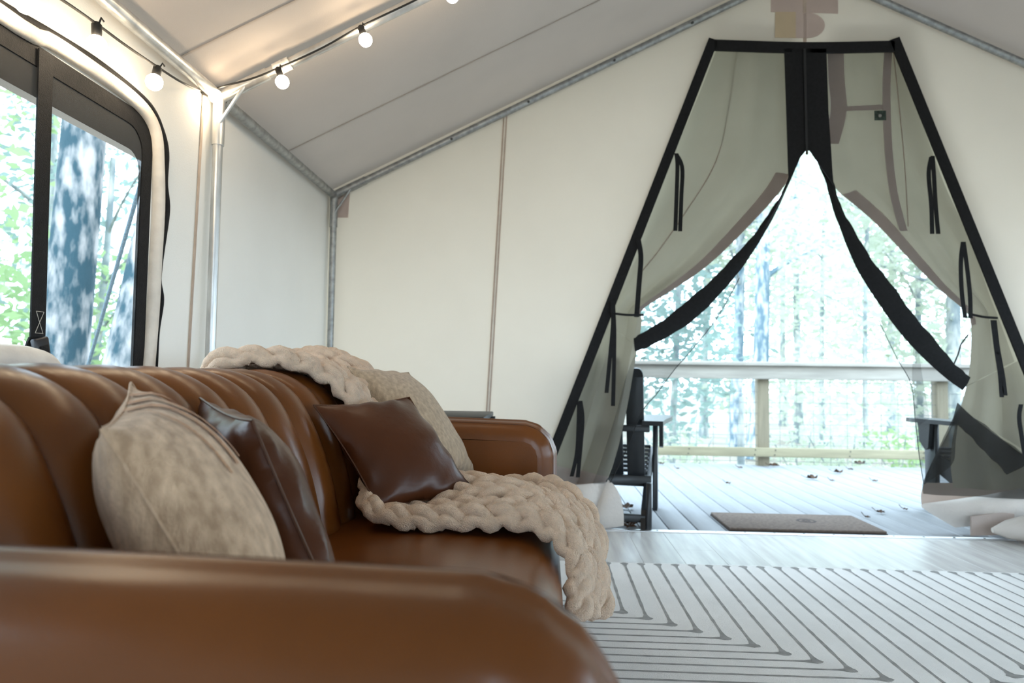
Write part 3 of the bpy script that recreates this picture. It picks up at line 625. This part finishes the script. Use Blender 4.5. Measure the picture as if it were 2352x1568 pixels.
tree((gxy(1700, 8.6), 8.6, G), 1.2, .055, (.02, 0), 'bark_grey', 'leaves_pale', None, 0, .05, 'thin broken stump with a side twig left of the railing post', 71, True)
# low shrubs behind the railing
for i, (px, d, w_, h_, lm) in enumerate([(1560, 8.2, .5, .45, 'leaves_pale'), (1840, 9, .6, .5, 'leaves_pale'), (1940, 8.4, .45, .55, 'leaves_pale'), (2060, 9.5, .6, .5, 'leaves_green')]):
    p = Vector((gxy(px, d), d, G)); t = thing('shrub', tuple(p), ['pale shrub behind the railing beside the black chair', 'pale shrub behind the railing right of the post', 'loose pale shrub in the middle of the railing bay', 'greener shrub behind the railing near the right screen'][i], 'shrub', 'shrubs behind the railing')
    mb = MB(); leaves(mb, p+Vector((0, 0, .35)), (w_, .4, h_), 420, .055, random.Random(90+i)); obj('foliage', mb, lm, t, False, kind='stuff')
    for k in range(4): obj('stem', MB().tube([p, p+Vector((.15*(k-1.5), 0, .4)), p+Vector((.28*(k-1.5), .05, .75))], .008, 5), 'bark_grey', t)
# guy rope outside the window
e0 = Vector((XL-.18, Y2, ZE-.12)); e1 = onX(205, 830, -2.3); e2 = e0+(e1-e0)*((G-e0.z)/(e1.z-e0.z))
tag(obj('guy_rope', MB().tube([e0.lerp(e2, i/12) for i in range(13)], .0085, 8), 'rope', None, True, tuple(e2)), 'blue-grey guy rope slanting down outside the big window', 'rope')

# ================================================================== STRING LIGHTS
XS = XL+.095; YSL = Y2-.055
bl = [(onX(222, 62, XS), onX(222, 98, XS)), (onX(361, 160, XS), onX(354, 190, XS)), (onY(470, 211, YSL), onY(492, 220, YSL)),
      (onY(640, 162, YSL), onY(647, 184, YSL)), (onY(830, 66, YSL), onY(837, 85, YSL)), (onY(1032, -36, YSL), onY(1038, -12, YSL)), (onX(60, -40, XS), onX(60, -10, XS))]
st = thing('string_lights', tuple(bl[2][0]), 'black festoon cord with glowing round bulbs along the eave and rafter', 'string lights')
cp = [onX(-150, -170, XS), onX(60, -48, XS), onX(143, 0, XS), onX(222, 55, XS), onX(290, 105, XS), onX(361, 153, XS), onX(420, 190, XS), onY(468, 208, YSL), onY(520, 196, YSL), onY(580, 180, YSL), onY(640, 156, YSL), onY(740, 110, YSL), onY(830, 60, YSL), onY(955, 0, YSL), onY(1032, -42, YSL), onY(1200, -130, YSL)]
obj('cord', MB().tube(spline(cp, 80), .0034, 7), 'cord_black', st)
for k, (s0, c0) in enumerate(bl):
    d = (c0-s0).normalized()
    so = obj('socket', MB().tube([s0-d*.012, s0-d*.006, s0+d*.016, s0+d*.022], [.006, .0115, .0115, .010], 12).tube([s0-d*.008+Vector((.006, 0, 0)), s0-d*.022+Vector((.012, 0, 0)), s0-d*.016+Vector((.018, 0, -.004))], .0025, 5), 'cord_black', st)
    obj('bulb', MB().sphere(s0+d*.042, .0225), 'bulb_glow', so)

# ================================================================== SIDE TABLE behind the sofa
sdt = thing('side_table', (-.55, 2.80, 0), 'small black side table tucked behind the far sofa arm', 'side table')
obj('top', MB().bbox(-.88, -.235, 2.53, 2.98, .612, .632, .003), 'table_black', sdt)
for x in (-.86, -.24):
    for y in (2.55, 2.96): obj('leg', MB().bbox(x-.015, x+.015, y-.015, y+.015, 0, .612, .002), 'table_black', sdt)

# ================================================================== RUG
RY1, RY0, RX0, RX1, RT = 2.945, .5, -.20, 2.75, .009
rg = thing('area_rug', (1.2, 1.75, 0), 'cream area rug with nested grey angular lines', 'rug')
obj('pile', MB().bbox(RX0, RX1, RY0, RY1, 0, RT, .004), 'rug_pile', rg)
def rline(P, wd, seed):
    rnd = random.Random(seed); mb = MB(); z = RT+.0004
    for a, b in zip(P[:-1], P[1:]):
        a, b = Vector((*a, z)), Vector((*b, z)); n = max(4, int((b-a).length/.03)); t = (b-a).normalized(); s = Vector((-t.y, t.x, 0)); rows = []
        for i in range(n+1):
            u = i/n; dd = min(u, 1-u)*(b-a).length
            w_ = wd*(1+.22*rnd.uniform(-1, 1))+.010*math.exp(-(dd/.022)**2)
            p = a.lerp(b, u); rows.append([p-s*w_, p+s*w_])
        mb.loft(rows)
    for p in P[:-1]:
        c = Vector((*p, z+.0002)); ring = [c+Vector((.019*math.cos(t)*rnd.uniform(.8, 1.1), .015*math.sin(t)*rnd.uniform(.8, 1.1), 0)) for t in [i*2*math.pi/10 for i in range(10)]]
        mb.add(ring, [tuple(range(10))])
    return mb
X0L, PXL = .258, .0700; KC = 11
for k in range(-2, 26):
    X = X0L+PXL*k; m = abs(k-KC); ycr = 2.32-.0503*(KC-m)
    if X > RX1-.04: break
    if k == KC: P = [(X, RY1-.02), (X, RY0+.05)]
    elif k < KC: P = [(X, RY1-.02), (X, ycr), (RX0+.02, ycr)]
    else: P = [(X, RY1-.02), (X, ycr), (RX1-.03, ycr)]
    obj('pattern_line', rline(P, .0048, k+50), 'rug_line', rg, False)

# ================================================================== SOFA
SF = .035; A0, A1, B0, B1 = .440, .560, 2.32, 2.435     # arm front X, near arm Y span, far arm Y span
so = thing('leather_sofa', (-.4, 1.43, 0), 'cognac brown leather sofa with channelled back', 'sofa')
def arm_outline(ins):
    R = .125; P = [(-.86+ins, .10)]
    top = .645-ins
    for i in range(5):
        a = math.pi-i*math.pi/8; P.append((-.80+(.06-ins)*math.cos(a), .585+(.06-ins)*math.sin(a)))
    for i in range(1, 6): P.append((-.80+(.04+.80-.13)*i/6, top-.012*(i/6)**2))
    rr2 = R-ins
    for i in range(13):
        a = math.pi/2-i*math.pi/24; P.append((SF-R+rr2*math.cos(a), .633-R+rr2*math.sin(a)))
    P += [(SF-ins, .42), (SF-ins, .30), (SF-ins, .10)]
    return P
def arm(y0, y1, sh=0, name='armrest'):
    rad = .050; rows = []; n = 9
    for i in range(n): a = math.pi/2*i/(n-1); rows.append((y0+rad*(1-math.sin(a)), rad*(1-math.cos(a))))
    ra_, rb_, ti = .062, .040, .006          # near edge radius, far edge radius, fall of the top towards the near side
    secs = [(y0+ra_-ra_*math.cos(math.pi/2*i/(n-1)), ti+ra_-ra_*math.sin(math.pi/2*i/(n-1))) for i in range(n)]
    secs += [(y0+ra_+(y1-rb_-y0-ra_)*i/4, ti*(1-i/4)) for i in range(1, 4)]
    secs += [(y1-rb_+rb_*math.sin(math.pi/2*i/(n-1)), rb_-rb_*math.cos(math.pi/2*i/(n-1))) for i in range(n)]
    L = []
    for y, ins in secs: L.append([Vector((x, y, z)) for x, z in arm_outline(ins)])
    for r in L:
        for p in r: p.x += sh*max(0, (p.x+.86)/.9)
    # puckers in the leather along the front corner
    for r in L:
        for p in r:
            if p.x > -.11 and p.z > .50:
                p += Vector((1, 0, 1)).normalized()*.0013*math.sin(math.atan2(p.z-.508, p.x+.09)*34+p.y*20)
    o = obj(name, MB().loft(L, False).add(L[0], [tuple(range(len(L[0])))[::-1]]).add(L[-1], [tuple(range(len(L[-1])))]), 'leather', so)
    for sd in ((1,) if sh else (0,)):
        aw = math.radians(60); yy = rb_-rb_*math.sin(aw*.3) if sd else ra_-ra_*math.cos(aw); ins = rb_-rb_*math.cos(aw*.3) if sd else ti+ra_-ra_*math.sin(aw)
        P = [Vector((x, y1-yy if sd else y0+yy, z)) for x, z in arm_outline(ins)][1:-1]
        for p in P: p.x += sh*max(0, (p.x+.86)/.9)
        obj('welt', MB().tube(P, .0012, 6), 'leather_piping', o)
    return o
arm(A0, A1, .030); arm(B0, B1)
# channelled back
prof = spline([(-.50, 0, .33), (-.505, 0, .42), (-.535, 0, .55), (-.58, 0, .66), (-.625, 0, .730), (-.685, 0, .770), (-.75, 0, .786), (-.810, 0, .788)], 26)
nch = 14; ys = A1-.02; pitch = (B0-A1+.04)/nch
for k in range(nch):
    y0 = ys+k*pitch; L = []
    for i in range(11):
        u = i/10; row = []
        bul = .030*(max(0, 1-(2*u-1)**2))**.55
        for j, p in enumerate(prof):
            t = (prof[min(j+1, 25)]-prof[max(j-1, 0)]).normalized(); nn = Vector((-t.z, 0, t.x)) * -1
            fade = min(1, (25-j)/4)*.9+.1
            # channels lean a little, like the photo's curved pleats
            row.append(Vector((p.x, y0+u*pitch, p.z))+nn*(bul-.022)*fade*(-1 if nn.x < 0 and nn.z < 0 else 1))
        L.append(row)
    obj('back_channel', MB().loft(L), 'leather', so)
obj('back_shell', MB().loft([[Vector((x, y, z)) for x, z in ((-.53, .12), (-.53, .42), (-.60, .62), (-.70, .745), (-.80, .772), (-.84, .76), (-.865, .70), (-.865, .12))] for y in (A1-.02, B0+.02)], True, True), 'leather', so, False)
obj('back_welt', MB().tube(spline([(-.815, A1-.02, .776), (-.812, .9, .782), (-.812, 1.40, .780), (-.812, 1.44, .786), (-.812, 1.48, .780), (-.812, 2.0, .780), (-.815, B0+.02, .774)], 40), .0055, 8), 'leather_piping', so)
# bench seat cushion
sp = spline([(-.54, 0, .405), (-.40, 0, .420), (-.20, 0, .428), (-.06, 0, .424), (-.005, 0, .408), (.028, 0, .372), (.034, 0, .32), (.026, 0, .285)], 22)
L = []
for i in range(29):
    u = i/28; y = A1-.012+u*(B0-A1+.024); e = 1-math.exp(-min(u, 1-u)/.03); L.append([Vector((p.x, y, p.z-.018*(1-e)+.004*noise.noise(Vector((p.x*5, y*4, 0))))) for p in sp])
obj('seat_cushion', MB().loft(L), 'leather', so)
obj('seat_welt', MB().tube([(.033, A1, .290), (.033, B0, .290)], .004, 6), 'leather_piping', so)
obj('base_rail', MB().bbox(-.84, .012, A1-.03, B0+.03, .12, .287, .01), 'leather', so)
for x in (-.78, -.03):
    for y in (A0+.07, B1-.07): obj('leg', MB().tube([(x, y, .009 if x > -.2 else 0), (x, y, .13)], [.014, .022], 10), 'table_black', so)

# ================================================================== PILLOWS
def pillow(name, c, T, m, label, pinch=.055, seed=0, wr=.006, seam=None, stripes=()):
    """c = corners: top-near, top-far, bottom-far, bottom-near (world)"""
    c = [Vector(p) for p in c]; ctr = sum(c, Vector())/4
    nrm = ((c[1]-c[0]).cross(c[3]-c[0])).normalized()
    if nrm.x < 0: nrm = -nrm
    N_ = 30
    def pt(u, v):
        p = (c[0]*(1-u)*(1-v)+c[1]*u*(1-v)+c[2]*u*v+c[3]*(1-u)*v)
        a, b = 2*u-1, 2*v-1
        k = pinch*((1-a*a)*b*b+(1-b*b)*a*a)
        return p+(ctr-p)*k*1.3
    def th(u, v):
        a, b = 2*u-1, 2*v-1
        return T*(max(0, (1-a*a)*(1-b*b)))**.5*(1-.05*(a*a+b*b))*1.05
    rowsF, rowsB = [], []
    for i in range(N_+1):
        rf_, rb_ = [], []
        for j in range(N_+1):
            u, v = i/N_, j/N_; p = pt(u, v); h = th(u, v)
            ed = min(u, 1-u, v, 1-v); ek = math.exp(-(ed/.12)**2)
            w_ = wr*noise.noise(p*9+Vector((seed, seed, 0)))*2+wr*1.2*ek*math.sin((u+v)*23+seed)*(1 if 0 < ed else 0)
            q = p+nrm*(h+w_*(ed > 0)); r_ = p-nrm*(h+w_*.7*(ed > 0)); rf_.append(q); rb_.append(r_)
        rowsF.append(rf_); rowsB.append(rb_)
    bc = (c[2]+c[3])/2
    t = thing(name, (bc.x, bc.y, min(c[2].z, c[3].z)), label, 'pillow', 'sofa pillows')
    mb = MB(); n = N_+1; vs = [p for r in rowsF for p in r]; fs = []
    bidx = {}
    for i in range(n):
        for j in range(n):
            if 0 < i < N_ and 0 < j < N_: bidx[(i, j)] = len(vs); vs.append(rowsB[i][j])
            else: bidx[(i, j)] = i*n+j
    for i in range(N_):
        for j in range(N_):
            fs.append((i*n+j, i*n+j+1, (i+1)*n+j+1, (i+1)*n+j)); fs.append((bidx[(i, j)], bidx[(i+1, j)], bidx[(i+1, j+1)], bidx[(i, j+1)]))
    obj('cover', mb.add(vs, fs), m, t)
    edge = [rowsF[i][0] for i in range(n)]+[rowsF[N_][j] for j in range(1, n)]+[rowsF[i][N_] for i in range(N_-1, -1, -1)]+[rowsF[0][j] for j in range(N_-1, -1, -1)]
    up_ = (c[0]-c[3]).normalized()*.0025
    for u0, u1 in stripes:
        ia, ib = u0*N_, u1*N_
        def at(uu, j): i = int(uu); return rowsF[i][j].lerp(rowsF[min(i+1, N_)][j], uu-i)
        obj('woven_stripe', MB().loft([[at(ia, j)+nrm*.0022+up_, at((ia+ib)/2, j)+nrm*.0030+up_, at(ib, j)+nrm*.0022+up_] for j in range(0, 13)]), 'pillow_stripe', t)
    obj('edge_seam', MB().tube(edge, .0022, 5, cap=False), seam or m, t)
    return t
def D(px, py, Y): return onY(px, py, Y)
pillow('beige_pillow', [D(232, 985, .73), D(300, 878, .985), Vector((-.40, 1.02, .435)), Vector((-.30, .73, .435))], .080, 'pillow_beige', 'large oatmeal woven pillow with faint tan stripes, nearest on the sofa', seed=1, wr=.002, stripes=((.74, .78), (.58, .64), (.43, .47), (.31, .325)))
pillow('leather_pillow', [D(580, 966, .98), D(459, 913, 1.19), Vector((-.48, 1.20, .435)), Vector((-.27, .93, .435))], .062, 'leather_dark', 'shiny dark brown leather pillow leaning behind the oatmeal one', seed=4, wr=.004, seam='leather_piping')
pillow('linen_pillow', [D(798, 842, 2.03), D(938, 855, 2.36), Vector((-.24, 2.26, .47)), Vector((-.33, 1.98, .47))], .075, 'pillow_beige_far', 'tan linen pillow standing at the far sofa arm', seed=7, wr=.003)
pillow('leather_pillow', [D(720, 930, 1.67), D(940, 912, 1.92), D(1102, 1146, 1.80), D(868, 1168, 1.60)], .055, 'leather_dark', 'matt brown leather pillow propped on the knitted throw', seed=9, wr=.003, seam='leather_piping')

# ================================================================== KNITTED THROW
R0 = [((-.875, 1.72, .64), (-.875, 2.10, .64)), ((-.86, 1.74, .765), (-.86, 2.17, .77)), ((-.775, 1.78, .797), (-.775, 2.20, .805)), ((-.675, 1.83, .788), (-.675, 2.24, .795)),
      ((-.585, 1.86, .735), (-.585, 2.26, .735)), ((-.520, 1.82, .62), (-.520, 2.25, .62)), ((-.480, 1.71, .515), (-.465, 2.22, .515)), ((-.43, 1.60, .455), (-.40, 2.19, .46)),
      ((-.33, 1.55, .448), (-.30, 2.15, .452)), ((-.18, 1.535, .450), (-.15, 2.11, .456)), ((-.06, 1.515, .448), (-.03, 2.04, .456)), ((.02, 1.475, .430), (.05, 1.93, .438)),
      ((.062, 1.43, .385), (.090, 1.82, .375)), ((.066, 1.40, .345), (.102, 1.74, .28)), ((.070, 1.385, .315), (.102, 1.70, .215))]
NA = [Vector(a) for a, b in R0]; NB = [Vector(b) for a, b in R0]
tb = [0]; ts = [0]
for i in range(1, 421):
    t0, t1 = (len(R0)-1)*(i-1)/420, (len(R0)-1)*i/420
    ts.append(t1); tb.append(tb[-1]+(((crom(NA, t1)+crom(NB, t1))-(crom(NA, t0)+crom(NB, t0)))/2).length)
def drape(s, v):
    """arc length s, v in 0..1 across -> point, normal"""
    s = min(max(s, 0), tb[-1]-1e-6); i = next(k for k in range(420) if tb[k+1] > s); t = ts[i]+(ts[i+1]-ts[i])*(s-tb[i])/(tb[i+1]-tb[i])
    a, b = crom(NA, t), crom(NB, t); p = a.lerp(b, v)
    e = .02; t2 = min(t+e, len(R0)-1-1e-6); t1 = max(t-e, 0)
    tang = (crom(NA, t2).lerp(crom(NB, t2), v)-crom(NA, t1).lerp(crom(NB, t1), v)).normalized(); ac = (b-a).normalized(); nr = ac.cross(tang).normalized()*-1
    if nr.x+nr.z < 0 and t > 2: nr = -nr
    if t <= 2 and nr.z-nr.x < 0: nr = -nr
    p = p+nr*(.012*math.sin(v*9+s*3)+.010*math.sin(s*11+v*5)+.010)
    return p, nr, tang, ac
th_ = thing('knitted_throw', (.08, 1.6, .22), 'chunky cream chenille knitted throw draped over the sofa back and seat', 'throw blanket')
LEN = tb[-1]; NW = 6; ST = .064; YR_ = .0170
rnd = random.Random(3)
def fuzz(mb):
    for p in mb.v: p += Vector((noise.noise(p*230), noise.noise(p*230+Vector((9, 0, 0))), noise.noise(p*230+Vector((0, 9, 0)))))*.0026
for k in range(NW):
    vc = (k+.5)/NW; hw = .5/NW; mb = MB(); s = .02+(k % 2)*.03
    while s < LEN-.01:
        for sg in (-1, 1):
            pts = []; rs = []; jit = rnd.uniform(-.004, .004); hj = rnd.uniform(.9, 1.15)
            for i in range(11):
                u = i/10; ss = s+jit+(u-.35)*ST*1.75; vv = vc+sg*hw*(.10+.84*math.sin(u*1.45))
                p, nr, tg_, ac = drape(min(max(ss, .0), LEN), vv)
                over = -.010+.034*math.sin(min(1, .08+u*.95)*math.pi)*hj
                pts.append(p+nr*over); rs.append(YR_*(.78+.22*math.sin(math.pi*u))*rnd.uniform(.96, 1.04)*(.6 if i in (0, 10) else 1))
            mb.tube(pts, rs, 12)
        s += ST
    fuzz(mb); obj('knit_wale', mb, 'chenille', th_)
L = []
for i in range(70):
    L.append([]); 
    for j in range(13):
        p, nr, _, _ = drape(LEN*i/69, .03+.94*j/12); L[-1].append(p-nr*.010)
obj('backing', MB().loft(L), 'chenille_backing', th_)
for v_ in (.0, 1.0):
    mb = MB(); pts = [drape(LEN*i/160, v_)[0]+drape(LEN*i/160, v_)[1]*.006*math.sin(i*.9) for i in range(161)]
    mb.tube(pts, [YR_*(.9+.14*math.sin(i*1.25)) for i in range(161)], 10)
    fuzz(mb)
    obj('selvedge', mb, 'chenille', th_)
